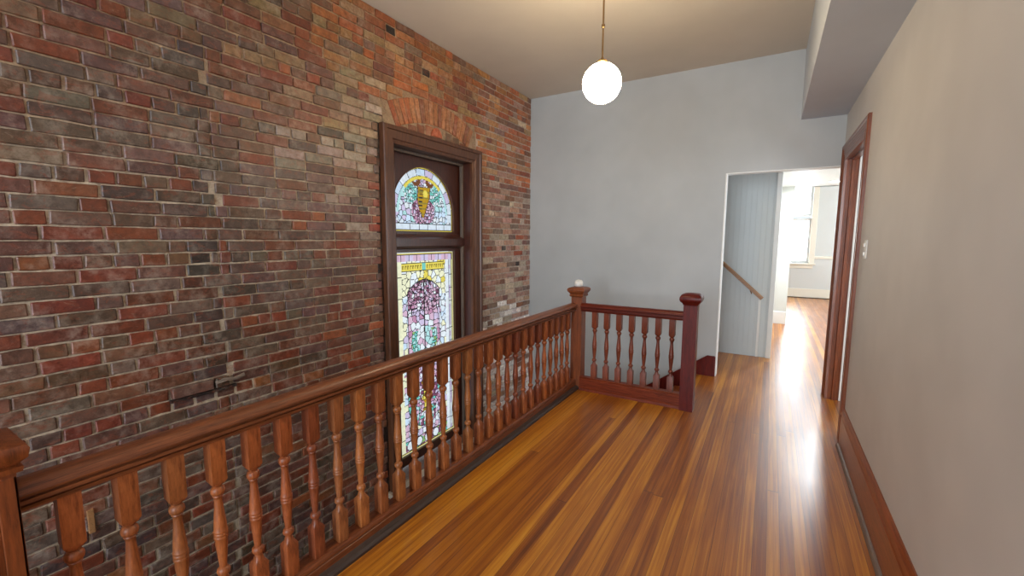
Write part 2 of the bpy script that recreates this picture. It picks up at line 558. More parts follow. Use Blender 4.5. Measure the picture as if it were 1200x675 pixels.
ACY, ACZ, AR0, AR1 = 3.25, 1.39, 1.165, 1.375
COURSE = .0672
row = 0
z = ZC - .004
while z > -2.6:
    z0, z1 = z - COURSE + .0085, z
    zc = (z0 + z1) / 2
    ban = [(1.296, 1.306)] if zc < 2.62 and row % 5 else []
    if -.86 < zc < 2.44: ban.append((2.535, 3.955))
    if zc > 2.40 and zc < ACZ + AR1:
        hw = min(.66, math.sqrt(max(0, AR1 ** 2 - (z0 - ACZ) ** 2)) + .005)
        ban.append((ACY - hw, ACY + hw))
    y = -.9 - random.uniform(0, .2)
    header_row = (row % 6 == 4)
    while y < 5.125:
        L = .098 if (header_row or random.random() < .14) else .208 + random.uniform(-.006, .004)
        if random.random() < .04: L *= .75
        y1 = min(y + L, 5.126)
        segs = [(y, y1)]
        for b0, b1 in ban:
            ns = []
            for s0, s1 in segs:
                if s1 <= b0 or s0 >= b1: ns.append((s0, s1))
                else:
                    if s0 < b0: ns.append((s0, b0))
                    if s1 > b1: ns.append((b1, s1))
            segs = ns
        for s0, s1 in segs:
            cy = (s0 + s1) / 2
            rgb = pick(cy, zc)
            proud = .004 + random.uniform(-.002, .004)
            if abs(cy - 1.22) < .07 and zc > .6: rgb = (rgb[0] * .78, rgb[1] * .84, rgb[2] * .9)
            if L < .15 and random.random() < .022 and zc > .9:      # putlog hole, its shade painted as a dark brick
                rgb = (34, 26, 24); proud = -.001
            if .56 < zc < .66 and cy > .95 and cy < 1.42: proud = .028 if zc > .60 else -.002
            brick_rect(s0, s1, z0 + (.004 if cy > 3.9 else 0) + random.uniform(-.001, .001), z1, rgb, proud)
        y = y1 + .010 + random.uniform(-.001, .002)
    z -= COURSE
    row += 1
for f in box(bm, XB - .01, XB + .014, 1.0, 1.34, .596, .612): setc(f, (28, 22, 22))  # near-black strip paints the shadow gap under the projecting bricks
# segmental arch of upright bricks over the window
half = math.asin(.60 / AR1)
nv = 19
for i in range(nv):
    a0 = -half + 2 * half * i / nv + .004; a1 = -half + 2 * half * (i + 1) / nv - .004
    pts = []
    for r_, a_ in ((AR0, a0), (AR0, a1), (AR1 - .1, a1), (AR1, a1), (AR1, a0), (AR1 - .1, a0)):
        pts.append((ACY + r_ * math.sin(a_), ACZ + r_ * math.cos(a_)))
    brick(pts, random.choice([(170, 98, 58), (150, 80, 48), (176, 118, 78), (160, 104, 66), (136, 84, 60)]), .004)
# rubble fill under the arch and the round terracotta piece
for y in (2.78, 2.89, 3.0, 3.11, 3.40, 3.51, 3.62):
    zt = ACZ + math.sqrt(AR0 ** 2 - (y + .04 - ACY) ** 2) - .012
    if zt > 2.455: brick_rect(y, y + .1, 2.445, zt, random.choice([(120, 70, 44), (156, 96, 60), (110, 84, 62)]), .001)
brick([(3.26 + .075 * math.cos(a * PI / 8), 2.455 + .085 * math.sin(a * PI / 8)) for a in range(0, 9)], (186, 92, 52), .010)
wl = finish('wall_left', bm, M_brick)
tag(wl, 'tall exposed old brick wall beside the stairwell with arch over window', 'brick wall', kind='structure')

# ------------------------------------------------------------------ stained glass window in the brick wall
win = tag(empty('window_1', (XB, 3.25, 0)), 'tall dark wood framed window with two leaded stained glass panels in the brick wall', 'stained glass window', kind='structure')


def fin_w(name, bm, mats, smooth=None, parent=win):
    off = Vector((XB, 3.25, 0))
    for v in bm.verts: v.co -= off
    return finish(name, bm, mats, parent, smooth)


bm = bmesh.new()   # casing: moulded boards standing proud of the bricks
def casing_prof(u):      # u = distance from the opening edge outwards
    return u
CO = .135
prof = [(-.005, XB - .02), (-.005, XB + .012), (.012, XB + .022), (.02, XB + .022), (.03, XB + .034), (.095, XB + .036), (.10, XB + .048), (.128, XB + .048), (.135, XB + .040), (.135, XB - .02)]
def frame_sweep(bm, prof, y0, y1, z0, z1, mi=0):
    """three sided casing (left, head, right) with mitred corners; profile (u, x)"""
    path = [(y0, z0, -1, 0), (y0, z1, -1, 1), (y1, z1, 1, 1), (y1, z0, 1, 0)]
    rg = []
    for (y, z, sy, sz) in path:
        rg.append([bm.verts.new((x, y + sy * u, z + sz * u)) for u, x in prof])
    n = len(prof)
    for a, b_ in zip(rg, rg[1:]):
        for i in range(n):
            bm.faces.new((a[i], a[(i + 1) % n], b_[(i + 1) % n], b_[i])).material_index = mi
    bm.faces.new(rg[0]); bm.faces.new(rg[-1][::-1])
frame_sweep(bm, prof, WY0, WY1, WZ0 - .02, WZ1)
fin_w('casing', bm, M_frame)

XG = -2.95
bm = bmesh.new()   # reveal
box(bm, XG - .06, XB + .01, WY0 - .012, WY0 + .004, WZ0, WZ1)
box(bm, XG - .06, XB + .01, WY1 - .004, WY1 + .012, WZ0, WZ1)
box(bm, XG - .06, XB + .01, WY0, WY1, WZ1 - .004, WZ1 + .012)
fin_w('jamb', bm, M_framein)
bm = bmesh.new()
for y0, y1 in ((WY0 + .004, WY0 + .03), (WY1 - .03, WY1 - .004)):
    box(bm, XG + .03, XG + .065, y0, y1, WZ0, WZ1 - .004, .004)
box(bm, XG + .03, XG + .065, WY0 + .03, WY1 - .03, WZ1 - .03, WZ1 - .004, .004)
fin_w('stop_bead', bm, M_framegrey)

GY0, GY1 = 2.805, 3.695
GC, GR = 3.25, .445
T0, TS = 1.565, 1.745      # transom light: sill and springing
bm = bmesh.new()           # upper sash: board with an arched cut-out
outer, inner = [], []
NA = 40
yo0, yo1, zo0, zo1 = WY0 + .004, WY1 - .004, 1.45, WZ1 - .004
pts_in = [(GY1, T0)] + [(GC + GR * math.cos(PI * k / NA), TS + GR * math.sin(PI * k / NA)) for k in range(NA + 1)] + [(GY0, T0)]
def to_rect(y, z):
    dy, dz = y - GC, z - 1.85
    s = 1e9
    if dy > 0: s = min(s, (yo1 - GC) / dy)
    if dy < 0: s = min(s, (yo0 - GC) / dy)
    if dz > 0: s = min(s, (zo1 - 1.85) / dz)
    if dz < 0: s = min(s, (1.50 - 1.85) / dz)
    return (GC + dy * s, 1.85 + dz * s)
def plate(bm, ring_in, ring_out, x0, x1, closed=True):
    n = len(ring_in)
    V = [[bm.verts.new((x, y, z)) for (y, z) in r] for x in (x0, x1) for r in (ring_in, ring_out)]
    ai, ao, bi, bo = V
    for i in range(n if closed else n - 1):
        j = (i + 1) % n
        for q in ((ai[i], ai[j], ao[j], ao[i]), (bi[i], bi[j], bo[j], bo[i]), (ai[i], ai[j], bi[j], bi[i]), (ao[i], ao[j], bo[j], bo[i])):
            bm.faces.new(q)
ring_out = [to_rect(y, z) for y, z in pts_in]
# snap the two outer points nearest each top corner
for (cy, cz) in ((yo1, zo1), (yo0, zo1)):
    k = min(range(len(ring_out)), key=lambda i: (ring_out[i][0] - cy) ** 2 + (ring_out[i][1] - cz) ** 2)
    ring_out[k] = (cy, cz)
plate(bm, pts_in, ring_out, XG - .03, XG + .015)
fin_w('arched_sash', bm, M_framein)
bm = bmesh.new()           # bead around the arch
off = [(GC + (y - GC) * 1.0, z) for y, z in pts_in]
inn = [(y + (GC - y) * .02, z + (1.85 - z) * .02) for y, z in pts_in]
plate(bm, inn, off, XG - .01, XG + .02)
fin_w('arch_bead', bm, M_frame)
bm = bmesh.new()           # transom bar
extrude(bm, [(XG - .03, 1.37), (XG + .03, 1.37), (XG + .03, 1.40), (XG + .055, 1.41), (XG + .075, 1.43), (XG + .075, 1.50), (XG + .055, 1.515), (XG + .03, 1.52), (XG + .02, T0 - .02), (XG - .03, T0 - .02)], WY0 + .004, WY1 - .004, 'y')
fin_w('transom_bar', bm, M_framein)
LZ0, LZ1 = -.62, 1.365
bm = bmesh.new()           # lower sash stiles and rails
box(bm, XG - .03, XG + .02, WY0 + .004, GY0, WZ0, LZ1 + .01, .003)
box(bm, XG - .03, XG + .02, GY1, WY1 - .004, WZ0, LZ1 + .01, .003)
box(bm, XG - .03, XG + .02, GY0, GY1, LZ0 - .09, LZ0, .003)
fin_w('lower_sash', bm, M_framein)
bm = bmesh.new()
box(bm, XG + .02, XB + .085, WY0 - .17, WY1 + .17, WZ0 - .045, WZ0 - .003, .006)
box(bm, XB, XB + .03, WY0 - .13, WY1 + .13, WZ0 - .16, WZ0 - .046, .004)
fin_w('sill', bm, M_sill)


# leaded glass: colour of every little piece
class Vor:
    def __init__(s, w, h, cell, seed):
        r = random.Random(seed); s.c = cell
        s.p = {(i, j): ((i + r.uniform(.12, .88)) * cell, (j + r.uniform(.12, .88)) * cell, r.random())
               for i in range(-2, int(w / cell) + 3) for j in range(-2, int(h / cell) + 3)}
    def q(s, x, y):
        i, j = int(math.floor(x / s.c)), int(math.floor(y / s.c))
        best = []
        for a in (-1, 0, 1):
            for b_ in (-1, 0, 1):
                p = s.p.get((i + a, j + b_))
                if p: best.append((math.hypot(p[0] - x, p[1] - y), p))
        best.sort(key=lambda t: t[0])
        return best[0][1], best[1][0] - best[0][0]


G = dict(white=(238, 240, 240), pale=(226, 232, 236), cream=(246, 240, 200), yellow=(238, 214, 90), gold=(190, 146, 30), lilac=(214, 196, 220),
         pink=(222, 182, 200), rose=(198, 140, 166), plum=(128, 74, 98), teal=(120, 200, 184), aqua=(186, 226, 222), green=(150, 190, 110),
         olive=(150, 130, 50), brown=(120, 70, 40), lead=(48, 46, 48), ice=(210, 226, 240))


def pc(names, t): return G[names[int(t * len(names)) % len(names)]]


v_lo = Vor(.9, 2.0, .062, 3); v_lo2 = Vor(.9, 2.0, .036, 5); v_up = Vor(.9, .65, .052, 9); v_up2 = Vor(.9, .65, .03, 10)
LD = .0058


def lower_colour(u, v):
    """u 0..0.89 from the left edge, v 0..1.985 from the bottom, metres"""
    W, H = .89, 1.985
    e = min(u, W - u, v, H - v)
    if e < .014: return G['yellow'] if e > .004 else G['cream']
    if e < .019: return G['lead']
    if v > H - .085:                                   # pink scallops along the top
        k = (u + .03) % .105
        if abs(k - .0525) < .004 or v < H - .080: return G['lead']
        return G['pink'] if int((u + .03) / .105) % 2 else G['lilac']
    if u < .075 or u > W - .075:                       # side borders
        s = u if u < .075 else W - u
        if abs(s - .044) < .003 or (v % .145) < .006 or s > .070: return G['lead']
        return pc(['white', 'lilac', 'pale'], v_lo.q(u, v)[0][2]) if s > .044 else G['cream']
    if u < .13 or u > W - .13:
        s = u if u < .13 else W - u
        if s > .125 or ((v + .05) % .2) < .006: return G['lead']
        return G['cream'] if (u < .2) else G['white']
    if H - .18 < v < H - .10 and .10 < u < .74:        # yellow key-pattern band
        if v < H - .175 or v > H - .106: return G['lead']
        k = (u * 1.0) % .034
        if H - .158 < v < H - .124 and not .40 < u < .47:
            if k < .013 or (v > H - .134 and k < .024): return G['olive']
        if .41 < u < .46: return G['teal']
        return G['yellow']
    if v < .13:                                        # row of white roundels at the foot
        k = ((u - .13) % .126) - .063
        r_ = math.hypot(k, v - .072)
        if abs(r_ - .046) < .0045: return G['lead']
        if r_ < .046: return G['white']
        if v > .122: return G['lead']
        return pc(['teal', 'pink', 'green', 'plum'], v_lo2.q(u, v)[0][2])
    p, d = v_lo.q(u, v)
    # upper medallion
    du = (u - .43) / .235
    dv = (v - 1.30) / .42
    arch = abs(du) < 1 and dv < 1 - .25 * du * du and v > .80
    if arch:
        if abs(du) > .965 or abs(dv - (1 - .25 * du * du)) < .03 or abs(u - .43) < .004: return G['lead']
        # teal wreath
        rr = math.hypot((u - .43) / .19, (v - 1.12) / .24)
        if .60 < rr < 1.0 and v < 1.21:
            p2, d2 = v_lo2.q(u, v)
            return G['lead'] if d2 < LD else pc(['teal', 'aqua', 'teal', 'green', 'aqua'], p2[2])
        if rr < .62:
            if d < LD: return G['lead']
            return pc(['white', 'aqua', 'ice', 'pink'], p[2])
        p2, d2 = v_lo2.q(u, v)
        if v > 1.38 and d2 < LD: return G['lead']
        if d < LD: return G['lead']
        if v > 1.42: return pc(['pink', 'plum', 'rose', 'lilac', 'white', 'pink'], p2[2])
        return pc(['pink', 'white', 'lilac', 'rose', 'pink', 'lilac'], p[2])
    # lower medallion
    rr = math.hypot((u - .44) / .27, (v - .50) / .30)
    if rr < 1:
        if rr > .965: return G['lead']
        p2, d2 = v_lo2.q(u, v)
        core = abs(u - .45) < .06 + .02 * math.sin(v * 40) and .36 < v < .68
        if d2 < LD * .9: return G['lead']
        if core: return pc(['gold', 'yellow', 'olive'], p2[2])
        if u < .34: return pc(['teal', 'aqua', 'pink', 'rose'], p2[2])
        return pc(['rose', 'pink', 'plum', 'lilac', 'teal', 'white'], p2[2])
    if d < LD: return G['lead']
    if v > 1.55: return pc(['cream', 'cream', 'white', 'yellow'], p[2])
    if .78 < v < 1.0: return pc(['white', 'rose', 'lilac', 'pale', 'pink'], p[2])
    return pc(['white', 'cream', 'pale', 'lilac', 'ice', 'pink'], p[2])


def upper_colour(u, v):
    W = .89
    sp = TS - T0
    r0 = math.hypot(u - W / 2, max(0, v - sp))
    e = min(GR - r0, v)
    if e < .014: return G['yellow']
    if e < .019: return G['lead']
    if v < .085:
        if v > .079 or (u % .125) < .006: return G['lead']
        return G['pale'] if v > .02 else G['yellow']
    ang = math.atan2(v - sp, u - W / 2)
    if r0 > GR - .085 and v > sp * .6:
        if r0 < GR - .080 or (ang % .30) < .018: return G['lead']
        return pc(['pale', 'lilac', 'white', 'ice'], (int(ang / .30) * .37) % 1)
    if r0 > GR - .115 and v > sp:
        return G['yellow'] if .8 < ang < 2.4 else G['aqua']
    p, d = v_up.q(u, v); p2, d2 = v_up2.q(u, v)
    x, y = u - W / 2, v - .32
    # golden central figure with a dark ladder of marks, curled brown tips above it
    fc = .012 * math.sin(y * 14)
    fw = .088 if y > 0 else .088 * max(0, 1 + y / .19) ** .7
    if y > .09: fw = .088 + (y - .09) * .25
    if abs(x - fc) < fw and -.19 < y < .12:
        if fw - abs(x - fc) < .009: return G['brown']
        if (v % .036) < .012 and abs(x - fc + .035) < .026: return G['lead']
        if math.hypot(x - .03, y - .05) < .035: return G['yellow']
        return G['gold'] if int(v / .018) % 3 else G['olive']
    for sx in (-1, 1):
        if math.hypot(x - sx * .115, y - .20) > .045 and math.hypot(x - sx * .098, y - .175) < .062 and y > .10: return G['brown']
    if abs(x) < .10 and .12 <= y < .27:
        return G['lead'] if d2 < LD else pc(['pink', 'lilac', 'white', 'pink'], p2[2])
    if math.hypot(x / 1.25, y + .12) < .135:
        return G['lead'] if d2 < LD else pc(['plum', 'rose', 'pink', 'pink', 'lilac'], p2[2])
    if .08 < abs(x) < .26 and -.04 < y < .15:
        return G['lead'] if d2 < LD * .8 else pc(['teal', 'aqua', 'teal', 'aqua', 'white'], p2[2])
    if abs(v - .30) < .004: return G['lead']
    if d < LD: return G['lead']
    return pc(['white', 'ice', 'aqua', 'lilac', 'pale', 'pale'], p[2])


def pane(name, w_, h_, z0, fn, inside=None):
    bm = bmesh.new()
    lay = bm.faces.layers.float_color.new('tone')
    st = .0075
    nu, nv_ = int(w_ / st), int(h_ / st)
    V = {}
    def vv(i, j):
        if (i, j) not in V: V[(i, j)] = bm.verts.new((XG - .008, GY0 + w_ * i / nu, z0 + h_ * j / nv_))
        return V[(i, j)]
    for i in range(nu):
        for j in range(nv_):
            u, v = w_ * (i + .5) / nu, h_ * (j + .5) / nv_
            if inside and not inside(u, v): continue
            f = bm.faces.new((vv(i, j), vv(i + 1, j), vv(i + 1, j + 1), vv(i, j + 1)))
            f[lay] = lin(*fn(u, v))
    return fin_w(name, bm, M_glass)


pn = pane('glass_panel', .89, LZ1 - LZ0, LZ0, lower_colour)
tag(pn, 'tall rectangular leaded panel with pink and teal medallions')
pn = pane('glass_panel', .89, TS + GR - T0, T0, upper_colour, lambda u, v: v < TS - T0 or math.hypot(u - .445, v - (TS - T0)) < GR + .008)
tag(pn, 'arched leaded panel with a golden central figure')

# ------------------------------------------------------------------ doorway in the right wall
dr = tag(empty('door_1', (XR, DY0, 0)), 'dark red brown moulded wood casing of the doorway in the right wall', 'doorway', kind='structure')
def fin_d(name, bm, m_, smooth=None):
    for v in bm.verts: v.co -= Vector((XR, DY0, 0))
    return finish(name, bm, m_, dr, smooth)
bm = bmesh.new()
CW = .135
prof = [(-.006, 0), (-.006, .014), (.008, .022), (.020, .018), (.028, .018), (.036, .026), (.050, .018), (.060, .026), (.075, .018), (.086, .026), (.098, .026), (.104, .036), (.128, .036), (.135, .028), (.135, 0)]
rg = []
for (y, z, sy, sz) in ((DY0, 0, -1, 0), (DY0, DZ, -1, 1), (DY1, DZ, 1, 1), (DY1, 0, 1, 0)):
    rg.append([bm.verts.new((XR - h * .65, y + sy * u, z + sz * u * .9)) for u, h in prof])
for a, b_ in zip(rg, rg[1:]):
    for i in range(len(prof)):
        j = (i + 1) % len(prof)
        bm.faces.new((a[i], a[j], b_[j], b_[i]))
bm.faces.new(rg[0]); bm.faces.new(rg[-1][::-1])
fin_d('casing', bm, M_door)
bm = bmesh.new()    # jamb lining with stops
jp = [(XR - .012, 0), (XR - .012, .018), (XR + .008, .020), (XR + .012, .012), (XR + .040, .012), (XR + .044, .026), (XR + .068, .026), (XR + .072, .012), (.628, .012), (.628, 0)]
extrude(bm, [(x, DY1 - t) for x, t in jp], 0, DZ, 'z')
extrude(bm, [(x, DY0 + t) for x, t in jp][::-1], 0, DZ, 'z')
extrude(bm, [(x, DZ - t) for x, t in jp][::-1], DY0, DY1, 'y')
fin_d('jamb', bm, M_door)
bm = bmesh.new()    # white painted casing on the room side of the doorway
box(bm, .628, .652, DY1 - .02, DY1 + .10, 0, DZ + .1, .003)
box(bm, .628, .652, DY0 - .10, DY0 + .0, 0, DZ + .1, .003)
tag(fin_d('room_side_casing', bm, M_white), 'white painted casing on the far side')
# side room
bm = bmesh.new()
box(bm, 2.8, 2.9, 1.9, 3.0, 0, 2.8); box(bm, 2.8, 2.9, 4.2, 5.25, 0, 2.8); box(bm, 2.8, 2.9, 3.0, 4.2, 0, .8); box(bm, 2.8, 2.9, 3.0, 4.2, 2.4, 2.8); box(bm, .622, 2.8, 1.9, 2.0, 0, 2.8)  # wall opening made for the side room's added fill
box(bm, .70, 2.9, 5.13, 5.25, 0, 2.8); box(bm, .622, 2.8, 2.0, 5.13, 2.7, 2.8)
tag(finish('wall_side_room', bm, M_white), 'white painted walls of the small room through the right doorway', 'wall', kind='structure')

# baseboard on the right wall
bm = bmesh.new()
extrude(bm, [(XR, 0), (XR - .020, 0), (XR - .020, .215), (XR - .015, .225), (XR - .022, .240), (XR - .017, .262), (XR - .010, .275), (XR - .006, .285), (XR, .285)], Y0, DY0 - CW, 'y')
tag(finish('baseboard_right', bm, M_base), 'tall orange brown moulded baseboard along the right wall', 'baseboard', kind='structure')
bm = bmesh.new()
extrude(bm, [(XR - .020, 0), (XR - .038, 0), (XR - .036, .012), (XR - .030, .021), (XR - .020, .024)], Y0, DY0 - CW - .02, 'y')
tag(finish('trim_3', bm, M_greyshoe), 'worn grey shoe moulding at the foot of the right baseboard', 'trim', kind='structure')

# ------------------------------------------------------------------ stairwell below: fascia, stairs, landing, lower floor
bm = bmesh.new()
box(bm, -1.70, -1.605, Y0, 4.02, -3.0, -.001)
box(bm, -1.70, -.625, 3.985, 4.02, -3.0, -.001)
tag(finish('wall_stairwell', bm, M_well), 'plastered wall under the landing edge inside the stairwell', 'wall', kind='structure')
bm = bmesh.new()
box(bm, -3.1, -1.70, Y0, YB0, -3.1, -3.0)
tag(finish('floor', bm, M_floor), 'lower floor at the bottom of the stairwell', 'floor', kind='structure')
bm = bmesh.new()
for k in range(5):
    x1 = -.62 - .24 * k; z = -.17 * (k + 1)
    x0 = x1 - .24 if k < 4 else -2.78
    box(bm, x0 - .0, x1 + .01, 4.02, YB0 - .001, z - .04, z, .004)
    box(bm, x1 - .012, x1 + .004, 4.02, YB0 - .001, z, z + .17 - .04 if k else z + .17)
for k in range(12):
    y1 = 4.02 - .25 * k; z = -.85 - .17 * (k + 1)
    box(bm, XB + .005, -1.705, y1 - .26, y1 + .01, z - .04, z, .004)
    box(bm, XB + .005, -1.705, y1 - .012, y1 + .004, z, z + .13)
tag(finish('stairs', bm, M_tread), 'brown wooden stairs going down from the landing into the stairwell', 'stairs', kind='structure')
bm = bmesh.new()
extrude(bm, [(-.45, 0.0), (-.45, .215), (-.462, .226), (-.535, .226), (-1.62, -.545), (-1.62, -.83), (-.80, -.2), (-.62, .0)], YB0 - .026, YB0 - .001, 'y')
# profile is (x, z): rebuild with axis order
for v in bm.verts:
    pass
tag(finish('baseboard_back', bm, M_newelR), 'dark red stair skirt board on the back wall sloping down into the stairwell', 'baseboard', kind='structure')

# ------------------------------------------------------------------ railings
def baluster_mesh():
    bm = bmesh.new()
    L = .70
    P = [(0, .0245, 1), (.22, .0245, 1), (.240, .0195, .6), (.247, .0140, 0), (.254, .0125, 0), (.258, .0165, 0), (.266, .0200, 0), (.280, .0215, 0),
         (.294, .0190, 0), (.300, .0140, 0), (.306, .0160, 0), (.312, .0130, 0), (.330, .0120, 0), (.37, .0135, 0), (.42, .0165, 0), (.465, .0190, 0), (.490, .0196, 0),
         (.494, .0212, 0), (.502, .0212, 0), (.506, .0192, 0), (.512, .0212, 0), (.520, .0212, 0), (.524, .0192, 0), (.530, .0210, 0), (.538, .0208, 0), (.542, .0190, 0),
         (.58, .0180, 0), (.63, .0150, 0), (.68, .0118, 0), (.700, .0112, 0), (.704, .0150, 0), (.712, .0192, 0), (.724, .0205, 0), (.736, .0185, 0), (.742, .0130, 0),
         (.755, .0125, 0), (.762, .0145, 0), (.775, .0165, .3), (.800, .0245, 1), (1.0, .0245, 1)]
    rings(bm, [(L * (1 - t), r * (1 if s else 1.08), s) for t, r, s in P][::-1], 0, 0, 16)
    return bm


rail = tag(empty('stair_railing', (-1.66, .25, 0)), 'long wooden balustrade with turned balusters running beside the brick wall', 'railing', 'balustrades around the stairwell')
def sub(bm, o):
    for v in bm.verts: v.co -= Vector(o)
    return bm
rc = -1.66
bm = bmesh.new()   # moulded handrail
hp = [(-.030, .790), (.030, .790), (.034, .802), (.026, .804), (.026, .809), (.040, .811), (.040, .821), (.030, .823), (.030, .828), (.042, .831), (.046, .838), (.044, .850), (.034, .862), (.015, .869), (-.015, .869), (-.034, .862),
      (-.044, .850), (-.046, .838), (-.042, .831), (-.030, .828), (-.030, .823), (-.040, .821), (-.040, .811), (-.026, .809), (-.026, .804), (-.034, .802)]
extrude(bm, [(rc + a, z) for a, z in hp], .245, 3.975, 'y')
o = finish('handrail', sub(bm, (-1.66, .25, 0)), M_railY, rail, 35); o.color = (1, 1, 1, 1)
bm = bmesh.new()
bp = [(-.055, -.0), (.042, 0), (.042, .060), (.036, .064), (.042, .070), (.040, .080), (.034, .092), (-.034, .092), (-.044, .086), (-.055, .06)]
extrude(bm, [(rc + a, z) for a, z in bp], .245, 3.975, 'y')
o = finish('bottom_rail', sub(bm, (-1.66, .25, 0)), M_railY, rail); o.color = (1.0, .92, .85, 1)
bm = bmesh.new()
extrude(bm, [(-1.618, 0), (-1.578, 0), (-1.580, .012), (-1.592, .024), (-1.618, .030)], .245, 3.975, 'y')
o = finish('shoe_moulding', sub(bm, (-1.66, .25, 0)), M_dark, rail)

tones = [(1.0, .72, .60), (.92, .70, .58), (.86, .72, .62), (1.06, .80, .62), (.95, .66, .54), (.92, .62, .52), (.66, .42, .42), (.88, .78, .74), (1.15, 1.0, .78), (.84, .68, .62), (.98, .86, .70),
         (.95, .76, .62), (.98, .80, .66), (.98, .78, .62), (.86, .66, .54), (1.0, .92, .74), (.90, .66, .52), (.98, .74, .58), (1.0, .76, .58), (.80, .52, .42), (.66, .38, .34), (.95, .66, .48),
         (.86, .56, .42), (.62, .36, .32), (1.12, .76, .48), (.80, .56, .42), (.85, .58, .44), (.90, .62, .48), (.88, .60, .44), (.80, .52, .38)]
b0 = finish('baluster', baluster_mesh(), M_balus, rail, 40)
for k in range(30):
    o = b0 if k == 0 else b0.copy()
    if k: C.objects.link(o); o.parent = rail
    o.location = (0, .339 + .1249 * k - .25, .091)
    t = tones[k]; o.color = (t[0], t[1], t[2], 1)
    o.rotation_euler = (0, 0, random.uniform(-.04, .04))
    if k == 29: bpy.data.objects.remove(o)

rb = tag(empty('stair_railing', (-1.09, 3.98, 0)), 'short dark red balustrade of seven balusters across the head of the stairs', 'railing', 'balustrades around the stairwell')
bm = bmesh.new()
extrude(bm, [(3.98 + a, z + .006) for a, z in hp], -1.569, -.616, 'x')
o = finish('handrail', sub(bm, (-1.09, 3.98, 0)), M_railX, rb, 35); o.color = (1, 1, 1, 1)
bm = bmesh.new()
extrude(bm, [(3.98 + a, z) for a, z in ((-.035, 0), (.035, 0), (.035, .122), (.028, .135), (-.028, .135), (-.033, .130), (-.030, .120), (-.035, .112), (-.035, .030), (-.045, .024), (-.048, .0))], -1.569, -.616, 'x')
o = finish('bottom_rail', sub(bm, (-1.09, 3.98, 0)), M_railX, rb); o.color = (1.5, 2.0, 1.5, 1)
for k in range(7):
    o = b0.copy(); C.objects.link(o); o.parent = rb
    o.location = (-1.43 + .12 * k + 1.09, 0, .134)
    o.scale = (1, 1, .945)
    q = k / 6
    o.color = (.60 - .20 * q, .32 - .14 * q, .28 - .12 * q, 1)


def newel(cx, cy, s, h, label, m_, col, panel=False, cap=None):
    r = tag(empty('newel_post', (cx, cy, 0)), label, 'newel post', 'newel posts of the stair balustrades')
    bm = bmesh.new()
    if panel:
        rings(bm, [(0, s, 1), (h, s, 1)], 0, 0, 16)
        # raised stiles around a sunk panel on each face
        for sx, sy in ((1, 0), (-1, 0), (0, 1), (0, -1)):
            for a0, a1, b0_, b1_, d in ((-s - .006, -s + .030, 0, h, .006), (s - .030, s + .006, 0, h, .006), (-s, s, 0, .14, .0059), (-s, s, h - .045, h, .0059), (-.020, .020, .17, h - .07, .005)):
                if sx: box(bm, sx * s - .001 if sx > 0 else -s - d, s + d if sx > 0 else -s + .001, a0, a1, b0_, b1_, .002)
                else: box(bm, a0, a1, sy * s - .001 if sy > 0 else -s - d, s + d if sy > 0 else -s + .001, b0_, b1_, .002)
    else:
        rings(bm, [(0, s, 1), (.004, s, 1), (h - .012, s, 1), (h, s - .004, 1)], 0, 0, 16)
    o = finish('shaft', bm, m_, r); o.color = (*col, 1)
    bm = bmesh.new()
    rings(bm, cap, 0, 0, 16)
    o = finish('cap', bm, m_, r, 40); o.color = (*col, 1)
    return r


capA = [(.930, .062, 1), (.938, .070, 1), (.950, .072, 1), (.958, .066, 1), (.965, .070, 1), (.985, .088, .95), (1.002, .092, .95), (1.012, .090, .9), (1.020, .080, .9), (1.028, .055, .9), (1.032, .01, .9)]
newel(-1.625, 4.03, .056, .935, 'reddish brown newel post at the corner where the two balustrades meet', M_oakrail, (.95, .68, .58), cap=capA)
capB = [(.940, .060, 1), (.950, .062, 1), (.958, .070, .9), (.972, .086, .85), (.990, .092, .85), (1.010, .091, .8), (1.026, .082, .75), (1.038, .058, .7), (1.044, .01, .7)]
newel(-.56, 3.97, .056, .945, 'dark red newel post standing free at the end of the short balustrade', M_newelR, (1, 1, 1), cap=capB)
capC = [(.905, .072, 1), (.915, .072, 1), (.916, .082, 1), (.930, .084, 1), (.934, .076, 1), (.940, .080, 1), (.952, .092, 1), (.975, .096, 1), (.985, .092, 1), (.998, .060, 1), (1.002, .02, 1)]
newel(-1.664, .170, .066, .905, 'near box newel post with sunk panels at the left edge of the view', M_oakrail, (.92, .66, .58), True, capC)

bm = bmesh.new()
rings(bm, [(0, .036, 0), (.004, .040, 0), (.030, .044, 0), (.048, .040, 0), (.062, .028, 0), (.068, .006, 0)], 0, 0, 20)
o = finish('white_knob', bm, M_plastic, None, 60); o.location = (-1.63, 4.035, 1.032)
tag(o, 'small rounded white knob sitting on top of the corner newel post', 'knob')

# ------------------------------------------------------------------ pendant lamp
pl = tag(empty('pendant_lamp', (-1.02, 2.85, ZC)), 'lit round opal glass globe hanging on a thin brass rod from the ceiling', 'pendant lamp')
bm = bmesh.new()
rings(bm, [(-.78 + .127, .006, 0), (-.40, .006, 0), (-.03, .006, 0)], 0, 0, 10)
finish('rod', bm, M_brass, pl, 50)
bm = bmesh.new(); rings(bm, [(-.030, .012, 0), (-.026, .035, 0), (-.010, .060, 0), (0, .064, 0)], 0, 0, 24)
finish('canopy', bm, M_brass, pl, 50)
bm = bmesh.new(); rings(bm, [(-.44, .006, 0), (-.437, .011, 0), (-.418, .011, 0), (-.415, .006, 0)], 0, 0, 12)
finish('rod_coupling', bm, M_brass, pl, 50)
bm = bmesh.new(); rings(bm, [(-.665, .030, 0), (-.650, .036, 0), (-.640, .030, 0), (-.632, .012, 0), (-.62, .008, 0)], 0, 0, 20)
finish('globe_fitter', bm, M_brass, pl, 50)
bm = bmesh.new(); bmesh.ops.create_uvsphere(bm, u_segments=40, v_segments=24, radius=.126)
for v in bm.verts: v.co.z -= .782
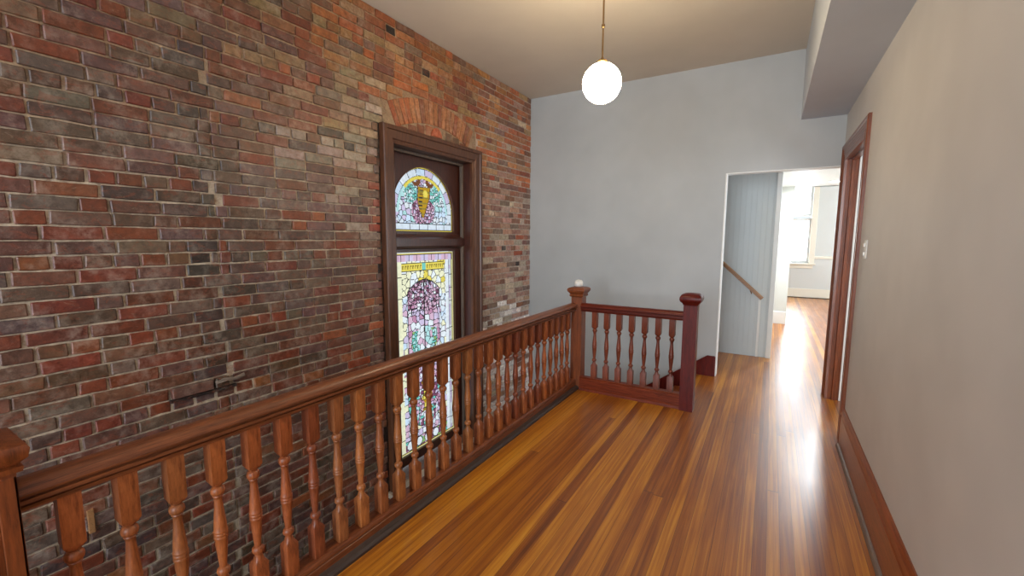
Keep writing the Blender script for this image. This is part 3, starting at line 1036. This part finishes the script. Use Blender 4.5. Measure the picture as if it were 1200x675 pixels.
finish('globe', bm, M_globe, pl, 60)

# ------------------------------------------------------------------ light switch on the right wall
sw = tag(empty('light_switch', (XR, 3.60, 1.44)), 'white double toggle light switch plate on the right wall beside the doorway', 'light switch')
bm = bmesh.new(); box(bm, -.007, 0, -.038, .038, -.060, .060, .003)
finish('plate', bm, M_plastic, sw)
for dz in (.028, -.028):
    bm = bmesh.new(); box(bm, -.016, -.006, -.007, .007, dz - .012, dz + .012, .002)
    finish('toggle', bm, M_white, sw)

# wooden strip let into the bricks, low by the near newel
bm = bmesh.new(); box(bm, XB - .005, XB + .012, .625, .650, .06, .18, .003)
tag(finish('wood_strip', bm, M_pine), 'short yellowish wooden strip set upright in the brick wall behind the near balusters', 'wood strip')
bm = bmesh.new()
tube(bm, [(XB + .03, 1.22, .652), (XB + .036, 1.27, .660), (XB + .034, 1.33, .655), (XB + .028, 1.38, .664)], .011, 8)
for v in bm.verts: v.co += Vector((random.uniform(-.004, .004), random.uniform(-.004, .004), random.uniform(-.004, .004)))
tag(finish('mortar_lump', bm, plain('lime_mortar', lin(120, 106, 94), .9), None), 'rough lump of old mortar on the brick ledge above the long handrail', 'mortar lump')

# ------------------------------------------------------------------ passage: beadboard wall, handrail, ceiling, end wall
bm = bmesh.new()
prof = []
x = -1.8
while x < .02:
    prof += [(x, 6.300), (x + .052, 6.300), (x + .055, 6.303), (x + .058, 6.300)]
    x += .060
prof += [(.02, 6.300), (.02, 6.36), (-1.8, 6.36)]
extrude(bm, prof, 0, 2.42, 'z')
tag(finish('wall_beadboard', bm, paint('beadboard_paint', lin(206, 214, 216), .5, .02, 0)), 'pale grey vertical beadboard wall seen through the passage opening', 'beadboard wall', kind='structure')
bm = bmesh.new()
box(bm, .02, .075, 6.27, 6.37, 0, 2.42, .004)
tag(finish('trim_4', bm, M_white), 'white corner post at the right end of the beadboard wall', 'trim', kind='structure')
bm = bmesh.new()
box(bm, -.095, -.066, 6.285, 6.299, 0, .74, .003)
tag(finish('trim_5', bm, M_white), 'narrow white upright strip on the beadboard below the handrail end', 'trim', kind='structure')
hr = tag(empty('stair_handrail', (-.06, 6.24, .76)), 'sloping wooden handrail mounted on the pale beadboard wall', 'handrail')
bm = bmesh.new()
d = Vector((-1.0, 0, .93))
a = Vector((0, 0, 0)); e = d * 1.1
n_ = Vector((.93, 0, 1)).normalized()
pr = [(.022, -.018), (.022, .014), (.012, .026), (-.012, .026), (-.022, .014), (-.022, -.018)]
A = [bm.verts.new(a + Vector((0, p, 0)) + n_ * q) for p, q in pr]; B = [bm.verts.new(e + Vector((0, p, 0)) + n_ * q) for p, q in pr]
for i in range(6): bm.faces.new((A[i], A[(i + 1) % 6], B[(i + 1) % 6], B[i]))
bm.faces.new(A[::-1]); bm.faces.new(B)
finish('rail', bm, M_pine, hr)
for t in (.12, .85):
    bm = bmesh.new(); q = d * t
    tube(bm, [q + n_ * -.018, q + Vector((0, .015, -.05)), q + Vector((0, .058, -.055))], .006, 8)
    finish('bracket', bm, M_brass, hr)

bm = bmesh.new()
box(bm, -1.8, 3.0, YB1, 9.30, 2.42, 2.55)
tag(finish('ceiling', bm, M_white), 'low white ceiling over the passage', 'ceiling', kind='structure')
bm = bmesh.new()
box(bm, -1.9, .30, 9.05, 9.20, 0, 2.42)
box(bm, -1.9, 3.0, 9.20, 9.30, 2.42, 3.3)
tag(finish('wall_passage', bm, M_far), 'short pale wall at the end of the passage', 'wall', kind='structure')
bm = bmesh.new()
box(bm, -1.8, .303, 9.032, 9.05, 0, .22, .004)
tag(finish('baseboard_passage', bm, M_white), 'white baseboard on the short pale wall at the passage end', 'baseboard', kind='structure')
bm = bmesh.new()
box(bm, -.08, .02, 6.36, 9.05, 0, 2.42)
box(bm, -1.9, -1.8, YB1, 9.05, 0, 2.42)
box(bm, 1.5, 1.6, YB1 + .1, 5.85, 0, 2.42); box(bm, 1.5, 1.6, 6.75, 9.3, 0, 2.42)
box(bm, 1.5, 1.6, 5.85, 6.75, 0, .8); box(bm, 1.5, 1.6, 5.85, 6.75, 2.2, 2.42)  # opening cut to let the added passage fill in
box(bm, .70, 3.0, YB1, YB1 + .1, 0, 2.42)
tag(finish('wall_passage_sides', bm, M_far), 'pale side walls of the passage', 'wall', kind='structure')

led = tag(empty('ceiling_light', (.80, 8.45, 2.42)), 'bright flush disc light in the passage ceiling', 'ceiling light')
bm = bmesh.new(); rings(bm, [(-.016, .085, 0), (-.012, .100, 0), (0, .104, 0)], 0, 0, 28); finish('trim_ring', bm, M_white, led, 40)
bm = bmesh.new(); rings(bm, [(-.024, .070, 0), (-.018, .084, 0), (-.0161, .084, 0)], 0, 0, 28); finish('lens', bm, M_led, led, 40)

# ------------------------------------------------------------------ far room
FX0, FX1, FZ0, FZ1 = -.06, .85, .90, 2.95
YF = 13.5
bm = bmesh.new()
box(bm, -1.9, FX0, YF, YF + .2, 0, 3.3); box(bm, FX1, 3.0, YF, YF + .2, 0, 3.3)
box(bm, FX0, FX1, YF, YF + .2, 0, FZ0); box(bm, FX0, FX1, YF, YF + .2, FZ1, 3.3)
tag(finish('wall_far', bm, M_far), 'pale green grey wall of the far room with a window', 'wall', kind='structure')
bm = bmesh.new()
box(bm, -2.0, -1.9, 9.2, 13.7, 0, 3.3)
box(bm, 3.0, 3.1, 9.2, 10.3, 0, 3.3); box(bm, 3.0, 3.1, 12.5, 13.7, 0, 3.3)
box(bm, 3.0, 3.1, 10.3, 12.5, 0, .8); box(bm, 3.0, 3.1, 10.3, 12.5, 2.6, 3.3)  # unseen opening added for the far room's side fill
tag(finish('wall_far_sides', bm, M_far), 'pale side walls of the far room', 'wall', kind='structure')
bm = bmesh.new(); box(bm, -2.0, 3.1, 9.30, 13.7, 3.3, 3.4)
tag(finish('ceiling', bm, M_white), 'white ceiling of the far room', 'ceiling', kind='structure')
bm = bmesh.new(); box(bm, -1.9, 3.0, YF - .02, YF, .02, .24, .004)
tag(finish('baseboard_far', bm, M_cream), 'tall cream baseboard along the far room wall', 'baseboard', kind='structure')
bm = bmesh.new(); box(bm, -1.9, 3.0, YF - .03, YF - .001, 0, .019)
tag(finish('trim_6', bm, M_dark), 'dark line of shoe moulding under the far baseboard', 'trim', kind='structure')
bm = bmesh.new(); box(bm, FX1 + .12, 3.0, YF - .03, YF, 1.02, 1.09, .006)
tag(finish('trim_7', bm, M_cream), 'cream chair rail on the far room wall', 'chair rail', kind='structure')

w2 = tag(empty('window_2', (.395, YF, 0)), 'bright white sash window in the far room wall', 'window', kind='structure')
def fin2(name, bm, m_):
    for v in bm.verts: v.co -= Vector((.395, YF, 0))
    return finish(name, bm, m_, w2)
bm = bmesh.new()
box(bm, FX0 - .12, FX0, YF - .03, YF, FZ0, FZ1 + .12, .005); box(bm, FX1, FX1 + .12, YF - .03, YF, FZ0, FZ1 + .12, .005)
box(bm, FX0, FX1, YF - .03, YF, FZ1, FZ1 + .12, .005)
fin2('casing', bm, M_cream)
bm = bmesh.new(); box(bm, FX0 - .15, FX1 + .15, YF - .07, YF + .1, FZ0 - .04, FZ0, .006); box(bm, FX0 - .1, FX1 + .1, YF - .025, YF, FZ0 - .13, FZ0 - .041, .004)
fin2('sill', bm, M_cream)
bm = bmesh.new()
for z0, z1 in ((2.10, FZ1), (FZ0, 2.06)):
    yy = YF + .08 if z0 > 2 else YF + .05
    box(bm, FX0, FX0 + .05, yy, yy + .03, z0, z1); box(bm, FX1 - .05, FX1, yy, yy + .03, z0, z1)
    box(bm, FX0 + .05, FX1 - .05, yy, yy + .03, z0, z0 + .07); box(bm, FX0 + .05, FX1 - .05, yy, yy + .03, z1 - .07, z1)
fin2('sash', bm, M_white)
bm = bmesh.new(); box(bm, FX0 + .05, FX1 - .05, YF + .062, YF + .066, FZ0 + .07, 1.99)
fin2('pane', bm, M_clear)
bm = bmesh.new(); box(bm, FX0 + .05, FX1 - .05, YF + .092, YF + .096, 2.17, FZ1 - .07)
fin2('pane', bm, M_clear)
